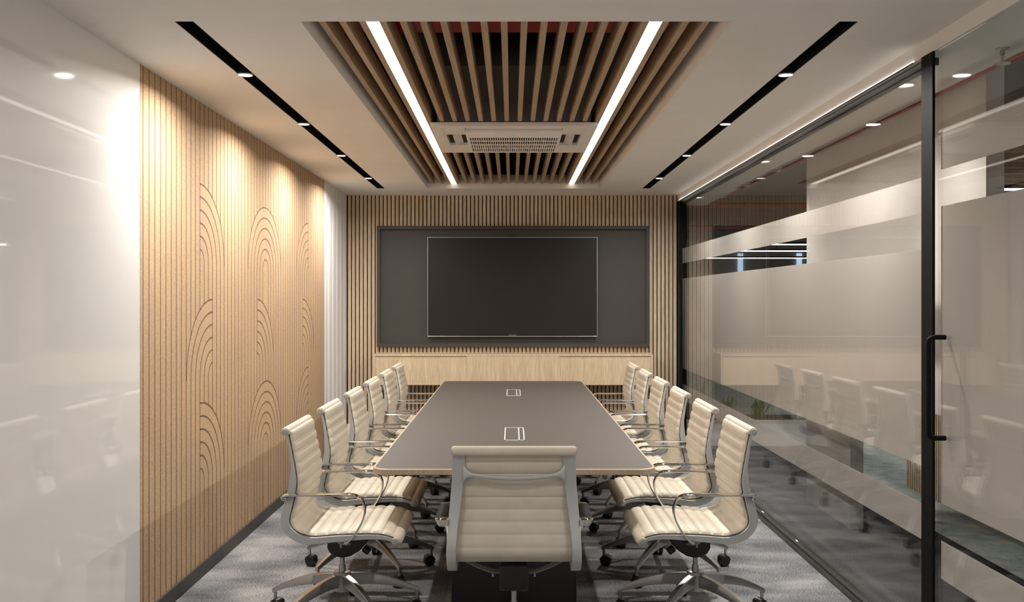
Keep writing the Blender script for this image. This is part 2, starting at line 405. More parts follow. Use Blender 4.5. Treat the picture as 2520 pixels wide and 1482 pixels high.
# ------------------------------------------------------------------ corridor and office beyond the glass
struct(MB().box(1.87, 2.787, YR, 27, -0.12, 0).build('floor_corridor', M['dark_carpet'], smooth=0))
struct(MB().box(2.787, 2.883, YR, 27, -0.12, 0.002).build('trim_4', M['black'], smooth=0))
struct(MB().box(2.883, 13, YR, 27, -0.12, 0).build('floor_office', M['teal'], smooth=0))
struct(MB().box(1.87, 2.33, YR, 11.2, CEIL, CEIL+0.1).build('ceiling_corridor', M['ceiling'], smooth=0))
struct(MB().box(2.33, 13, YR, 27, 3.30, 3.4).build('ceiling_office', M['office_dark'], smooth=0))
struct(MB().box(1.7, 13, 27, 27.1, 0, 3.3).build('wall_far', M['office_wall'], smooth=0))
struct(MB().box(13, 13.1, YR, 27.1, 0, 3.3).build('wall_office', M['office_wall'], smooth=0))
struct(MB().box(1.87, 13, YR-0.1, YR, 0, 3.3).build('wall_near', M['office_wall'], smooth=0))
struct(MB().box(1.72, 1.86, YB+0.15, 27, 0, 3.3).build('wall_side', M['office_wall'], smooth=0))
struct(MB().box(1.87, 2.33, 11.2, 27, 3.3, 3.4).build('ceiling_side', M['office_dark'], smooth=0))
struct(MB().box(2.33, 2.42, 6.43, 7.38, 0, CEIL+0.6).build('pillar', M['office_wall'], smooth=0))
struct(MB().box(2.33, 2.42, 4.59, 6.43, 0.95, CEIL+0.6).build('trim_5', M['office_wall'], smooth=0))
for i, (px, zz, r, nm) in enumerate(((2.312, CEIL-0.010, 0.008, 'red pipe along the corridor ceiling edge, seen through the glass'),
                                     (2.56, CEIL+0.10, 0.012, 'thin red pipe higher up beyond the corridor ceiling'))):
    o = MB().tube([(px, YR+0.05, zz), (px, 5, zz), (px, 10.9, zz)], r, 12).build('ceiling_pipe', M['pipe_red']); tag(o, nm, 'pipe')
for i, (yy, zz, r, nm) in enumerate(((11.4, CEIL+0.02, 0.035, 'red cross pipe at the corridor end, upper of two'), (12.0, 2.50, 0.03, 'red cross pipe at the corridor end, lower of two'))):
    o = MB().tube([(1.9, yy, zz), (4, yy, zz), (7, yy, zz)], r, 12).build('ceiling_pipe', M['pipe_red']); tag(o, nm, 'pipe')
where = ['unseen row added past the glass door', 'nearest row', 'second row', 'third row', 'fourth row', 'fifth row', 'farthest row']
for i, (yy, x0, x1) in enumerate(((3.6, 3.0, 9), (7.7, 3.4, 10), (10.8, 4.0, 11), (13.4, 4.2, 12), (15.5, 4.2, 12), (17.6, 4.2, 12), (20.7, 4.26, 12.5))):  # first row is out of view, added to light baffles and teal carpet
    t = empty('pendant_light', ((x0+x1)/2, yy, 2.48)); L = (x1-x0)/2
    MB().box(-L, L, -0.025, 0.025, 0.012, 0.05).build('housing', M['black'], t, smooth=0)
    MB().box(-L, L, -0.022, 0.022, 0, 0.012).build('diffuser', M['tube_led'], t, smooth=0)
    for q in (-0.8, 0, 0.8): MB().cyl((q*L, 0, 0.05), 'z', 0.004, 0.004, 0.77, 8).build('suspension_cable', M['black'], t)
    tag(t, 'thin white linear office light beyond the glass, %s' % where[i], 'light', 'office linear lights')
for i, x in enumerate((6.6, 8.3)):
    o = MB().box(x-0.07, x+0.07, 26.94, 27.0, 2.0, 2.9).build('window_%d' % (i+2), M['daylight'], smooth=0); struct(o)
# wood slatted counter and baffles in the office
t = empty('reception_counter', (3.6, 6.9, 0)); c = MB(); c.box(-0.25, 0.3, -1.0, 1.0, 0, 0.98)
c.build('body', M['dark_trim'], t, smooth=0); c = MB()
for k in range(46): c.box(-0.27, -0.25, -1.0+k*0.0435, -1.0+k*0.0435+0.03, 0, 0.98)
c.build('slat_front', M['slat'], t, smooth=0); MB().box(-0.30, 0.33, -1.02, 1.02, 0.98, 1.02).build('counter_top', M['white_plastic'], t, smooth=0, bevel=0.004)
tag(t, 'low counter with vertical wood slat front standing on the teal carpet', 'counter')
t = empty('baffle_raft', (4.3, 6.0, 2.42))
for k in range(7):
    MB().box(-1.3, 1.3, -0.9+k*0.28, -0.9+k*0.28+0.04, 0, 0.16).build('slat', M['baffle'], t, smooth=0)
for sx in (-1.3, 1.3):
    c = MB(); c.box(sx-.02, sx+.02, -0.95, 0.95, 0.16, 0.2)
    for sy in (-0.9, 0.9): c.cyl((sx, sy, 0.2), 'z', 0.006, 0.006, 0.68, 8)
    c.build('hanger', M['white_plastic'], t, smooth=0)
tag(t, 'wooden baffle raft hanging in the office beyond the glass door', 'ceiling baffle')
# planter with greenery at the far end of the corridor
t = empty('planter_box', (2.75, 10.75, 0)); MB().box(-0.8, 0.8, -0.25, 0.25, 0, 0.22).box(-0.77, 0.77, -0.22, 0.22, 0.22, 0.225, 1).build('trough', [M['stone'], M['soil']], t, smooth=0)
tag(t, 'long white planter trough on the corridor floor past the glass', 'planter')
for i, (x, y, h) in enumerate(((2.08, 10.75, 0.42), (2.45, 10.75, 0.26), (2.85, 10.78, 0.22))):
    c = MB()
    for k in range(34):
        a = random.uniform(0, 2*PI); l = random.uniform(0.4, 1)*h; sp = random.uniform(0.03, 0.14)
        b = Vector((random.uniform(-.06, .06), random.uniform(-.05, .05), 0)); tip = b+Vector((math.cos(a)*sp, math.sin(a)*sp, l))
        mid = b.lerp(tip, 0.6)+Vector((0, 0, 0.02)); sd = Vector((-math.sin(a), math.cos(a), 0))*0.022
        up = Vector((math.cos(a), math.sin(a), 0.3)).normalized()*0.002
        c.loft([[b-sd*.2, b+up, b+sd*.2, b-up], [mid-sd, mid+up, mid+sd, mid-up], [tip-sd*.1, tip+up, tip+sd*.1, tip-up]])
    o = c.build('leafy_plant', M['leaf'], loc=(x, y, 0.225))
    tag(o, ['taller green leafy plant in the white trough, next to the glass', 'small green plant in the middle of the white trough', 'small green plant in the white trough, farthest from the glass'][i], 'plant')
# corridor ceiling fittings
for i, yy in enumerate((4.865, 7.57, 10.25, 2.16)):  # last one is unseen, added to brighten the frosted door
    t = empty('downlight', (2.045, yy, CEIL))
    MB().lathe([(0.042, -0.001), (0.058, -0.001), (0.058, -0.006), (0.048, -0.010), (0.042, -0.006), (0.042, -0.001)], n=32, caps=False).build('ring', M['white_plastic'], t)
    MB().cyl((0, 0, -0.005), 'z', 0.044, 0.044, 0.004, 32).build('lens', M['lamp'], t)
    tag(t, 'round corridor downlight beyond the glass, %s' % ('nearest the door post', 'halfway along', 'at the far end', 'unseen, added to light the door')[i], 'downlight', 'corridor downlights')
t = empty('sprinkler', (2.19, 4.17, CEIL))
MB().lathe([(0.028, 0), (0.028, -0.006), (0.010, -0.010), (0.010, -0.03)], n=20).build('escutcheon', M['silver'], t)
c = MB(); c.cyl((0, -0.009, -0.06), 'z', 0.003, 0.003, 0.03, 8); c.cyl((0, 0.009, -0.06), 'z', 0.003, 0.003, 0.03, 8); c.cyl((0, 0, -0.065), 'z', 0.005, 0.004, 0.035, 8)
c.build('frame_arms', M['silver'], t)
MB().lathe([(0.006, -0.062), (0.034, -0.066), (0.034, -0.070), (0.006, -0.070)], n=24).build('deflector', M['silver'], t)
tag(t, 'chrome fire sprinkler head under the corridor ceiling', 'sprinkler')
for i, yy in enumerate((7.9, 8.95, 9.95)):
    t = empty('smoke_detector', (2.24, yy, CEIL))
    MB().lathe([(0.05, 0), (0.052, -0.012), (0.045, -0.02)], n=24).build('mount', M['white_plastic'], t)
    MB().lathe([(0.034, -0.02), (0.036, -0.034), (0.02, -0.042), (0.004, -0.043)], n=24).build('sensor_head', M['white_plastic'], t)
    tag(t, 'white smoke detector on the corridor ceiling, %s' % ('nearest of three', 'middle of three', 'farthest of three')[i], 'smoke detector', 'corridor smoke detectors')

# ------------------------------------------------------------------ ceiling: baffles, strip lights, air conditioner, downlights
ZS = HC+1.165; CX = 0.011; PIT = 0.085; SW = 0.0283
AX, AY0, AY1, AW = 0.0147, 6.128, 7.25, 1.10
t = empty('slatted_ceiling', (CX, (OY[0]+OY[1])/2, ZS)); yc = (OY[0]+OY[1])/2
for k in range(20):
    x = (k-9.5)*PIT
    spans = [(OY[0]+0.003, OY[1]-0.003)] if k < 4 or k > 15 else [(OY[0]+0.003, AY0+0.01), (AY1-0.01, OY[1]-0.003)]
    for a, b in spans:
        MB().box(x-SW/2, x+SW/2, a-yc, b-yc, 0, 0.085).build('slat', M['baffle'], t, smooth=0)
c = MB()
for yy in (3.86, 9.38): c.box(OX[0]+0.02-CX, OX[1]-0.02-CX, yy-yc-0.015, yy-yc+0.015, 0.085, 0.11)
c.build('carrier_bar', M['black'], t, smooth=0)
tag(t, 'recessed ceiling raft of parallel wooden slats over the table', 'slatted ceiling')
for s, lab in ((-1, 'long bright LED strip between ceiling slats on the wood panel side'), (1, 'long bright LED strip between ceiling slats on the glass side')):
    t = empty('strip_light', (CX+s*7*PIT, yc, ZS)); L = (OY[1]-OY[0])/2-0.004; hw = PIT/2-SW/2+PIT*0-0.0005
    hw = (PIT-SW)/2-0.0005
    MB().box(-hw, hw, -L, L, 0.010, 0.06).build('channel', M['silver'], t, smooth=0)
    MB().box(-hw, hw, -L, L, 0.0, 0.009).build('diffuser', M['led'], t, smooth=0)
    tag(t, lab, 'strip light', 'ceiling LED strips')
o = MB().box(OX[0]-0.3, OX[1]+0.3, 4.40, 4.80, CEIL+0.25, CEIL+0.55).build('duct', M['red']); tag(o, 'red duct crossing above the wooden ceiling slats', 'duct')

t = empty('air_conditioner', (AX, (AY0+AY1)/2, HC+1.135)); H = AW/2; D = (AY1-AY0)/2
MB().box(-0.51, 0.51, -D+0.06, D-0.06, 0.026, 0.41).build('body', M['office_wall'], t, smooth=0)
# fascia: square ring with a chamfered inner frame and a sunken centre
c = MB()
def ring(c, a, b, z0a, z0b, za, mi=0):
    """square frame from half size a (outer) to b (inner): bottom face from z0a to z0b, top at za"""
    def q(h, z): return [(-h, -h*D/H, z), (h, -h*D/H, z), (h, h*D/H, z), (-h, h*D/H, z)]
    c.loft([q(a, za), q(a, z0a), q(b, z0b), q(b, za)], mi, caps=False)
    vs = q(a, za)+q(b, za); c.add(vs, [(0,1,5,4), (1,2,6,5), (2,3,7,6), (3,0,4,7)], mi)
ring(c, H, H*0.885, 0.0, 0.0, 0.024); ring(c, H*0.885, H*0.85, -0.002, 0.004, 0.024)
fa = c.build('fascia', M['white_plastic'], t, smooth=25)
g0 = H*0.54
# outlets: four slots, each with a curved louvre; corners filled
c = MB(); a = H*0.85; b = H*0.60
for sx in (-1, 1):
    for sy in (-1, 1):
        x0, x1 = sorted((sx*a, sx*b)); y0, y1 = sorted((sy*a*D/H, sy*b*D/H)); c.box(x0, x1, y0, y1, 0.004, 0.024)
r = H*0.60; e = H*0.555; DZ = -0.035
def sq(h, z): return [(-h, -h*D/H, z), (h, -h*D/H, z), (h, h*D/H, z), (-h, h*D/H, z)]
c.loft([sq(r, 0.022), sq(r, 0.0), sq(r-0.006, DZ+0.006), sq(r-0.012, DZ), sq(e, DZ), sq(e, 0.020)], 0, caps=False)
c.build('inner_frame', M['white_plastic'], t, smooth=0, bevel=0.003)
def louvre(axis, s):
    c = MB(); secs = []
    for i in range(9):
        u = i/8; off = (H*0.62+(H*0.83-H*0.62)*u); z = 0.020-0.020*math.sin(PI*u*0.5)*(0.75 if axis == 'y' else 0.75); hl = H*0.585
        if axis == 'y': secs.append([(-hl, s*off*D/H, z), (hl, s*off*D/H, z), (hl, s*off*D/H, z+0.003), (-hl, s*off*D/H, z+0.003)])
        else: secs.append([(s*off, -hl*0.55, z), (s*off, hl*0.55, z), (s*off, hl*0.55, z+0.003), (s*off, -hl*0.55, z+0.003)])
    c.loft(secs); c.build('louvre', M['white_plastic'], t)
for s in (-1, 1): louvre('y', s)
for s in (-1, 1):
    c = MB(); pts, _ = resample([(H*0.64, 0.03, 0), (H*0.70, 0.015, 0), (H*0.74, 0.004, 0), (H*0.77, 0.0, 0)], 9)
    hl = H*0.36
    c.loft([[(s*q.x, -hl, q.y), (s*q.x, hl, q.y), (s*q.x, hl, q.y+0.004), (s*q.x, -hl, q.y+0.004)] for q in pts]); c.build('louvre', M['white_plastic'], t)
    x0, x1 = sorted((s*H*0.60, s*H*0.85))
    for y0, y1 in ((-H*0.60*D/H, -H*0.40), (H*0.40, H*0.60*D/H)): MB().box(x0, x1, y0, y1, 0.003, 0.024).build('outlet_frame', M['white_plastic'], t, smooth=0)
MB().box(-H*0.84, H*0.84, -H*0.84, H*0.84, 0.0225, 0.0255).build('outlet_back', M['black'], t, smooth=0)
# return grille: bars with cross ribs over a dark back
c = MB(); n = 38; gw_ = e
for k in range(n+1):
    x = -gw_+2*gw_*k/n; c.box(x-0.0034, x+0.0034, -gw_*D/H, gw_*D/H, DZ+0.003, DZ+0.009)
for k in range(5):
    y = (-gw_+2*gw_*k/4)*D/H; c.box(-gw_, gw_, y-0.011, y+0.011, DZ+0.001, DZ+0.0085)
c.build('return_grille', M['white_plastic'], t, smooth=0)
MB().box(-e-0.01, e+0.01, -e*D/H-0.01, e*D/H+0.01, 0.0185, 0.0215).build('filter', M['black'], t, smooth=0)
tag(t, 'white square cassette air conditioner set into the slatted ceiling', 'air conditioner')

def lamp(x, y, z, watts, spread=164, col=(1.0, 0.95, 0.885), size=0.06):
    """the light that leaves a downlight's round lens"""
    l = bpy.data.lights.new('downlight_lamp', 'AREA'); l.shape = 'DISK'; l.size = size; l.energy = watts; l.spread = math.radians(spread); l.color = col
    o = bpy.data.objects.new('downlight_lamp', l); COL.objects.link(o); o.location = (x, y, z); return o
LY = (4.637, 5.944, 7.25, 8.61)
ordn = ('nearest the camera', 'second from the camera', 'third from the camera', 'farthest, by the TV wall')
proto = None
for S_, side in ((SL, 'wood panel side'), (SR, 'glass side')):
    for i, y in enumerate(LY):
        x = (S_[0]+S_[1])/2
        if proto is None:
            t = proto = empty('downlight', (x, y, CEIL))
            MB().lathe([(0.034, 0.10), (0.037, 0.0), (0.0375, -0.006), (0.033, -0.0065), (0.032, 0.0)], n=36).build('housing', M['black_plastic'], t)
            MB().lathe([(0.0325, -0.004), (0.0375, -0.004), (0.0375, -0.009), (0.0335, -0.010), (0.0325, -0.007), (0.0325, -0.004)], n=36, caps=False).build('rim', M['silver'], t)
            MB().cyl((0, 0, -0.006), 'z', 0.0322, 0.0322, 0.004, 32).build('lens', M['lamp'], t)
        else: t = copy_tree(proto); t.location = (x, y, CEIL)
        tag(t, 'small downlight in the ceiling slot on the %s, %s' % (side, ordn[i]), 'downlight', 'downlights in the black ceiling slots')
        lamp(x, y, CEIL-0.0105, 26)
for S_, side in ((SL, 'wood panel side'), (SR, 'glass side')):  # rear lamps out of view, added to brighten the near wall and ceiling
    for y, w in ((0.6, 'behind the camera'), (2.0, 'beside the camera')):
        x = (S_[0]+S_[1])/2; t = copy_tree(proto); t.location = (x, y, CEIL); lamp(x, y, CEIL-0.0105, 13 if y > 1 else 7)
        tag(t, 'unseen downlight added in the rear ceiling slot on the %s, %s' % (side, w), 'downlight', 'downlights in the black ceiling slots')
for yy in (2.16, 4.865, 7.57, 10.25): lamp(2.045, yy, CEIL-0.011, 32 if yy < 3 else (4 if yy < 5 else 8), 95, size=0.08)

# ------------------------------------------------------------------ TV wall and cabinet
t = empty('tv_panel', (0.0165, YB-0.022, 1.069)); W = 1.4635; HH = 1.30; f = 0.036
MB().box(-W+0.01, W-0.01, -0.004, 0, 0.01, HH-0.01).build('back_board', M['niche'], t, smooth=0)
c = MB(); c.box(-W, W, -0.05, 0, 0, f); c.box(-W, W, -0.05, 0, HH-f, HH); c.box(-W, -W+f, -0.05, 0, f, HH-f); c.box(W-f, W, -0.05, 0, f, HH-f)
c.build('frame', M['niche'], t, smooth=0)
tag(t, 'large charcoal framed panel on the slat wall behind the TV', 'wall panel')
t = empty('television', (0.009, YB-0.0265, 1.178)); W = 0.911; HH = 1.068
MB().box(-W+0.02, W-0.02, -0.045, 0, 0.02, HH-0.02).build('rear_housing', M['black_plastic'], t, smooth=0)
b = 0.0058
c = MB(); c.box(-W, W, -0.06, -0.04, 0, b+0.002); c.box(-W, W, -0.06, -0.04, HH-b, HH); c.box(-W, -W+b, -0.06, -0.04, b, HH-b); c.box(W-b, W, -0.06, -0.04, b, HH-b)
c.build('bezel', M['silver'], t, smooth=0, bevel=0.0015)
MB().box(-W+b-0.001, W-b+0.001, -0.056, -0.041, b, HH-b).build('screen', M['screen'], t, smooth=0)
fc = bpy.data.curves.new('brand_lettering', 'FONT'); fc.body = 'SAMSUNG'; fc.size = 0.018; fc.align_x = 'CENTER'; fc.extrude = 0.0006; fc.materials.append(M['silver'])
tmp = bpy.data.objects.new('tmp', fc); COL.objects.link(tmp); bpy.context.view_layer.update()
tm = bpy.data.meshes.new_from_object(tmp.evaluated_get(bpy.context.evaluated_depsgraph_get())); bpy.data.objects.remove(tmp)
fo = bpy.data.objects.new('brand_lettering', tm); COL.objects.link(fo); fo.parent = t; fo.location = (0, -0.0570, 0.0115); fo.rotation_euler = (PI/2, 0, 0)
tag(t, 'large black flat screen TV with thin silver bezel on the charcoal panel', 'television')
t = empty('webcam', (0.005, YB-0.075, 1.178+1.068))
MB().box(-0.016, 0.016, -0.012, 0.012, 0.001, 0.034).build('body', M['black_plastic'], t, bevel=0.004); MB().cyl((0, -0.0121, 0.019), (0, -1, 0), 0.008, 0.007, 0.004, 16).build('lens', M['screen'], t)
tag(t, 'tiny black camera clipped on top of the TV', 'webcam')

CYF = 9.73
t = empty('wall_cabinet', (0.017, YB-0.022, 0.686)); W = 1.455; dpt = YB-0.022-CYF; HH = 0.322
MB().box(-W+0.015, W-0.015, -dpt+0.022, 0, 0.0, HH-0.022).build('body', M['oak'], t, smooth=0)
MB().box(-W, W, -dpt, 0, HH-0.022, HH).build('top', M['oak'], t, smooth=0, bevel=0.0015)
for x0 in (-W, W-0.02): MB().box(x0, x0+0.02, -dpt, 0, 0, HH-0.022).build('side_panel', M['oak'], t, smooth=0)
xa, xb = -0.4866, 0.486
for x0, x1, hi, fr in ((-W+0.022, xa-0.0004, HH-0.027, -dpt+0.008), (xa+0.0004, xb-0.0004, HH-0.0225, -dpt+0.002), (xb+0.0004, W-0.022, HH-0.027, -dpt+0.008)):
    MB().box(x0, x1, fr, fr+0.018, 0.0, hi).build('door', M['oak'], t, smooth=0, bevel=0.0005)
tag(t, 'long low light oak cabinet mounted on the slat wall under the TV', 'cabinet')

# ------------------------------------------------------------------ conference table
TZ = 0.76; TX = 0.012; TY0, TY1 = 4.52, 9.37; TW = 0.694
def rrect(hw, y0, y1, r, n=10):
    pts = []
    for cx, cy, a0 in ((hw-r, y0+r, -PI/2), (hw-r, y1-r, 0), (-hw+r, y1-r, PI/2), (-hw+r, y0+r, PI)):
        for i in range(n+1):
            a = a0+PI/2*i/n; pts.append((cx+r*math.cos(a), cy+r*math.sin(a)))
    return pts
t = empty('conference_table', (TX, (TY0+TY1)/2, 0)); L = (TY1-TY0)/2
c = MB(); secs = []
for ins, z in ((0.004, TZ-0.030), (0.0, TZ-0.026), (0.0, TZ-0.004), (0.004, TZ)): secs.append([(x, y, z) for x, y in rrect(TW-ins, -L+ins, L-ins, 0.085)])
c.loft(secs); c.build('tabletop', M['edge_wood'], t, smooth=25)
c = MB(); c.prism(rrect(TW-0.0125, -L+0.0125, L-0.0125, 0.074), 'z', TZ-0.002, TZ+0.0008); c.build('surface_inlay', M['tabletop'], t, smooth=0)
for y0, y1 in ((-L+0.30, -L+0.95), (-0.35, 0.35), (L-0.95, L-0.30)):
    c = MB(); c.box(-0.3235, 0.3235, y0, y1, 0.0, TZ-0.0305); c.build('pedestal', M['black_plastic'], t, smooth=0, bevel=0.012)
tag(t, 'long taupe topped conference table with oak edge and rounded corners', 'table')
for y0, y1, lab in ((5.431, 5.962, 'white outlined power box flush in the table top, nearer the camera'), (7.93, 8.469, 'white outlined power box flush in the table top, nearer the TV')):
    t = empty('power_box', (0.017, (y0+y1)/2, TZ+0.0008)); l = (y1-y0)/2; h = 0.06; lw = 0.0062; dv = -h+2*h*0.70
    c = MB(); c.box(-h, -h+lw, -l, l, 0, 0.0022); c.box(h-lw, h, -l, l, 0, 0.0022); c.box(dv, dv+lw, -l, l, 0, 0.0022)
    c.box(-h, h, -l, -l+lw*1.3, 0, 0.0022); c.box(-h, h, l-lw*1.3, l, 0, 0.0022); c.build('frame', M['power_white'], t, smooth=0)
    MB().box(-h+lw+0.0006, dv-0.0006, -l+0.009, l-0.009, 0, 0.0012).build('lid', M['tabletop'], t, smooth=0)
    MB().box(dv+lw+0.0006, h-lw-0.0006, -l+0.009, l-0.009, 0, 0.0012).build('cable_flap', M['tabletop'], t, smooth=0)
    tag(t, lab, 'power box', 'table power boxes')

# ------------------------------------------------------------------ the office chair (x forward, y sideways, origin on the floor under the column)
OUT = [(-.2186,.943),(-.209,.894),(-.2025,.849),(-.195,.798),(-.1986,.740),(-.2057,.695),(-.2186,.643),(-.2327,.592),(-.239,.556),(-.2336,.525),(-.22,.4975),(-.1885,.466),(-.143,.4455),(-.102,.4386),(-.043,.444),(.044,.4524),(.113,.459),(.1825,.463),(.252,.460),(.288,.447)]
INN = [(-.209,.943),(-.195,.8815),(-.186,.8365),(-.178,.798),(-.169,.740),(-.169,.701),(-.18,.643),(-.191,.592),(-.198,.560),(-.197,.539),(-.185,.515),(-.157,.4906),(-.1296,.4785),(-.081,.473),(.009,.480),(.113,.484),(.203,.4837),(.252,.4775),(.294,.464)]
LEA = [(-.203,.962),(-.197,.925),(-.188,.8815),(-.179,.8365),(-.171,.798),(-.162,.740),(-.162,.701),(-.172,.643),(-.183,.592),(-.191,.555),(-.186,.529),(-.172,.510),(-.150,.496),(-.124,.487),(-.080,.480),(.009,.487),(.113,.491),(.203,.491),(.252,.485),(.292,.472),(.311,.4585),(.314,.444),(.305,.435)]
TUBE = (-.2225, .960); FRT = (.296, .4537); RY = 0.2545; RT = 0.036
def flare(z, x=-1):
    u = min(1, max(0, (0.95-z)/0.42)); return u*u*(3-2*u)
def y_out(z): return 0.2530+0.0240*flare(z)
def y_in(z): return 0.2020+0.0370*flare(z)
def sling(pts, n, phase_pitch, s0, s1, name, roll, parent):
    """ribbed leather between arc length fractions s0..s1 of the sling path"""
    path, L = resample([(x, 0, z) for x, z in pts], n)
    i0, i1 = int(s0*(n-1)), int(s1*(n-1)); secs = []; hw = lambda p: (y_out(p.z)+y_in(p.z))/2+0.012
    ys = [-1, -.985, -.93, -.5, 0, .5, .93, .985, 1]; wt = [0.0, .55, 1, 1, 1, 1, 1, .55, 0.0]
    for i in range(i0, i1+1):
        p0 = path[max(i-1, 0)]; p1 = path[min(i+1, n-1)]; d = (p1-p0).normalized(); nrm = Vector((-d.z, 0, d.x))
        s = L*i/(n-1); u = (s/phase_pitch) % 1.0; b = abs(math.sin(PI*u))**0.36
        flat = 1-max(0, 1-abs(s-0.475)/0.055)       # the fold between back and seat has no rib
        b = b*flat+0.55*(1-flat)
        fr = 0.005+0.0100*b; bk = 0.002+0.0075*b
        sec = [path[i]+nrm*(fr*w)+Vector((0, y*hw(path[i]), 0)) for y, w in zip(ys, wt)]
        sec += [path[i]-nrm*(bk*w)+Vector((0, y*hw(path[i]), 0)) for y, w in zip(reversed(ys), reversed(wt))]
        secs.append(sec)
    c = MB(); c.loft(secs)
    if roll == 'top': c.lathe([(0.012, -.2525), (0.0180, -.2525), (0.0198, -.249), (0.0205, -.240), (0.0205, .240), (0.0198, .249), (0.0180, .2525), (0.012, .2525)], (TUBE[0], 0, TUBE[1]), 'y', 28)
    if roll == 'front': c.lathe([(0.010, -.2765), (0.0165, -.2765), (0.0185, -.272), (0.0185, .272), (0.0165, .2765), (0.010, .2765)], (FRT[0], 0, FRT[1]), 'y', 28)
    return c.build(name, M['leather'], parent, smooth=55)
def strap(path, n, parent, name, m, sy):
    """flat bar: path of (x, z, y_centre, width_y, thickness)"""
    P, _ = resample([(a[0], a[2], a[1]) for a in path], n); cum = [0]
    V = [Vector((a[0], a[2], a[1])) for a in path]
    for i in range(1, len(V)): cum.append(cum[-1]+(V[i]-V[i-1]).length)
    secs = []
    for i, q in enumerate(P):
        s = cum[-1]*i/(n-1); k = max(j for j in range(len(cum)) if cum[j] <= s+1e-9); k = min(k, len(cum)-2); u = (s-cum[k])/(cum[k+1]-cum[k])
        w = path[k][3]*(1-u)+path[k+1][3]*u; th = path[k][4]*(1-u)+path[k+1][4]*u
        d = (P[min(i+1, n-1)]-P[max(i-1, 0)]); d.y = 0; d.normalize(); nr = Vector((-d.z, 0, d.x)); sec = []
        for k2 in range(12):
            a = 2*PI*k2/12; ca, sa = math.cos(a), math.sin(a)
            e = lambda v: math.copysign(abs(v)**0.55, v)
            sec.append(Vector((q.x, q.y*sy, q.z))+Vector((0, 1, 0))*(e(ca)*w/2)+nr*(e(sa)*th/2))
        secs.append(sec)
    c = MB(); c.loft(secs)
    # bolts into the side rail at both ends
    for (x, z) in ((path[0][0]+.004, path[0][1]+.004), (path[-1][0], path[-1][1]+.004)):
        c.cyl((x, sy*(y_out(z)-0.004), z), (0, sy, 0), 0.005, 0.005, 0.026, 14)
    return c.build(name, m, parent, smooth=45)
LEGA = (18, 90, 162, 234, 306)
def make_chair():
    t = empty('office_chair')
    n = 260; PITCH = 0.0517
    sling(LEA, n, PITCH, 0.0, 0.515, 'backrest', 'top', t)
    sling(LEA, n, PITCH, 0.515, 1.0, 'seat', 'front', t)
    po, _ = resample([(x, 0, z) for x, z in OUT], 70); pi_, _ = resample([(x, 0, z) for x, z in INN], 70)
    for s in (-1, 1):
        c = MB(); secs = []
        for a, b in zip(po, pi_):
            y0, y1 = s*y_in((a.z+b.z)/2), s*y_out((a.z+b.z)/2)
            d = (b-a); e = d*0.06
            secs.append([(a.x, y0, a.z), (a.x, y1-s*.003, a.z), (a.x+e.x, y1, a.z+e.z), (b.x-e.x, y1, b.z-e.z), (b.x, y1-s*.003, b.z), (b.x, y0, b.z)])
        c.loft(secs); r = c.build('side_rail', M['alu'], t, smooth=40)
        for (x, z), rad in ((TUBE, 0.0145), (FRT, 0.0135)):
            c = MB(); c.lathe([(rad, 0), (rad, 0.004), (rad*0.8, 0.006), (rad*0.72, 0.0035), (rad*0.45, 0.0035), (rad*0.38, 0.0055), (0.001, 0.0055)] if s > 0 else
                              [(rad, 0), (rad, -0.004), (rad*0.8, -0.006), (rad*0.72, -0.0035), (rad*0.45, -0.0035), (rad*0.38, -0.0055), (0.001, -0.0055)], (x, s*(y_out(z)-0.0015), z), 'y', 24)
            c.build('end_cap', M['alu'], r, smooth=30)
    # cast brace across the back, flaring into the rails
    c = MB(); secs = []; m = 25
    for i in range(m):
        u = -1+2*i/(m-1); y = u*(y_in(0.86)+0.003); au = abs(u); z = 0.848+0.018*u*u; x = -.205-0.020*(1-u**4)
        hz = 0.0095+0.030*max(0, (au-0.86)/0.14)**1.6; hx = 0.006
        secs.append([Vector((x+hx*math.cos(a), y, z+hz*math.sin(a))) for a in [2*PI*k/12 for k in range(12)]])
    c.loft(secs); c.build('back_brace', M['alu'], t, smooth=50)
    c = MB(); secs = []
    for i in range(m):
        u = -1+2*i/(m-1); y = u*(y_in(0.46)+0.004); z = 0.392+0.066*min(1, max(0, (abs(u)-0.35)/0.65))**1.3; x = 0.035
        secs.append([Vector((x+0.028*math.cos(a), y, z+0.006*math.sin(a))) for a in [2*PI*k/12 for k in range(12)]])
    c.loft(secs)
    for y in (-0.09, 0.09): c.cyl((0.01, y, 0.376), 'z', 0.005, 0.005, 0.014, 10)
    c.build('seat_brace', M['alu'], t, smooth=50)
    arm = [(-.214,.650,.292,.030,.010), (-.2245,.659,.293,.042,.011), (-.218,.672,.295,.052,.011), (-.195,.6765,.297,.058,.0105), (0,.676,.297,.058,.0105), (.085,.6765,.297,.056,.0105),
           (.123,.668,.296,.050,.0105), (.150,.643,.295,.040,.0105), (.159,.606,.293,.032,.010), (.150,.560,.291,.026,.010), (.130,.520,.290,.022,.010), (.105,.483,.289,.020,.010), (.080,.456,.289,.021,.010), (.066,.447,.289,.022,.010)]
    for s in (-1, 1): strap(arm, 64, t, 'armrest', M['chrome'], s)
    c = MB(); prof = [(-.062,.448), (-.064,.365), (-.050,.338), (-.02,.322), (.01,.3165), (.05,.324), (.09,.348), (.125,.385), (.156,.43), (.156,.448)]
    c.prism(prof, 'y', -.062, .062); mech = c.build('tilt_mechanism', M['black_plastic'], t, smooth=40, bevel=0.016, segs=3)
    c = MB(); c.lathe([(0.012, 0), (0.019, 0.004), (0.019, 0.034), (0.012, 0.038)], n=16); k = c.build('tension_knob', M['black_plastic'], mech, smooth=40)
    k.location = (.105, 0, .352); k.rotation_euler = (0, math.radians(125), 0)
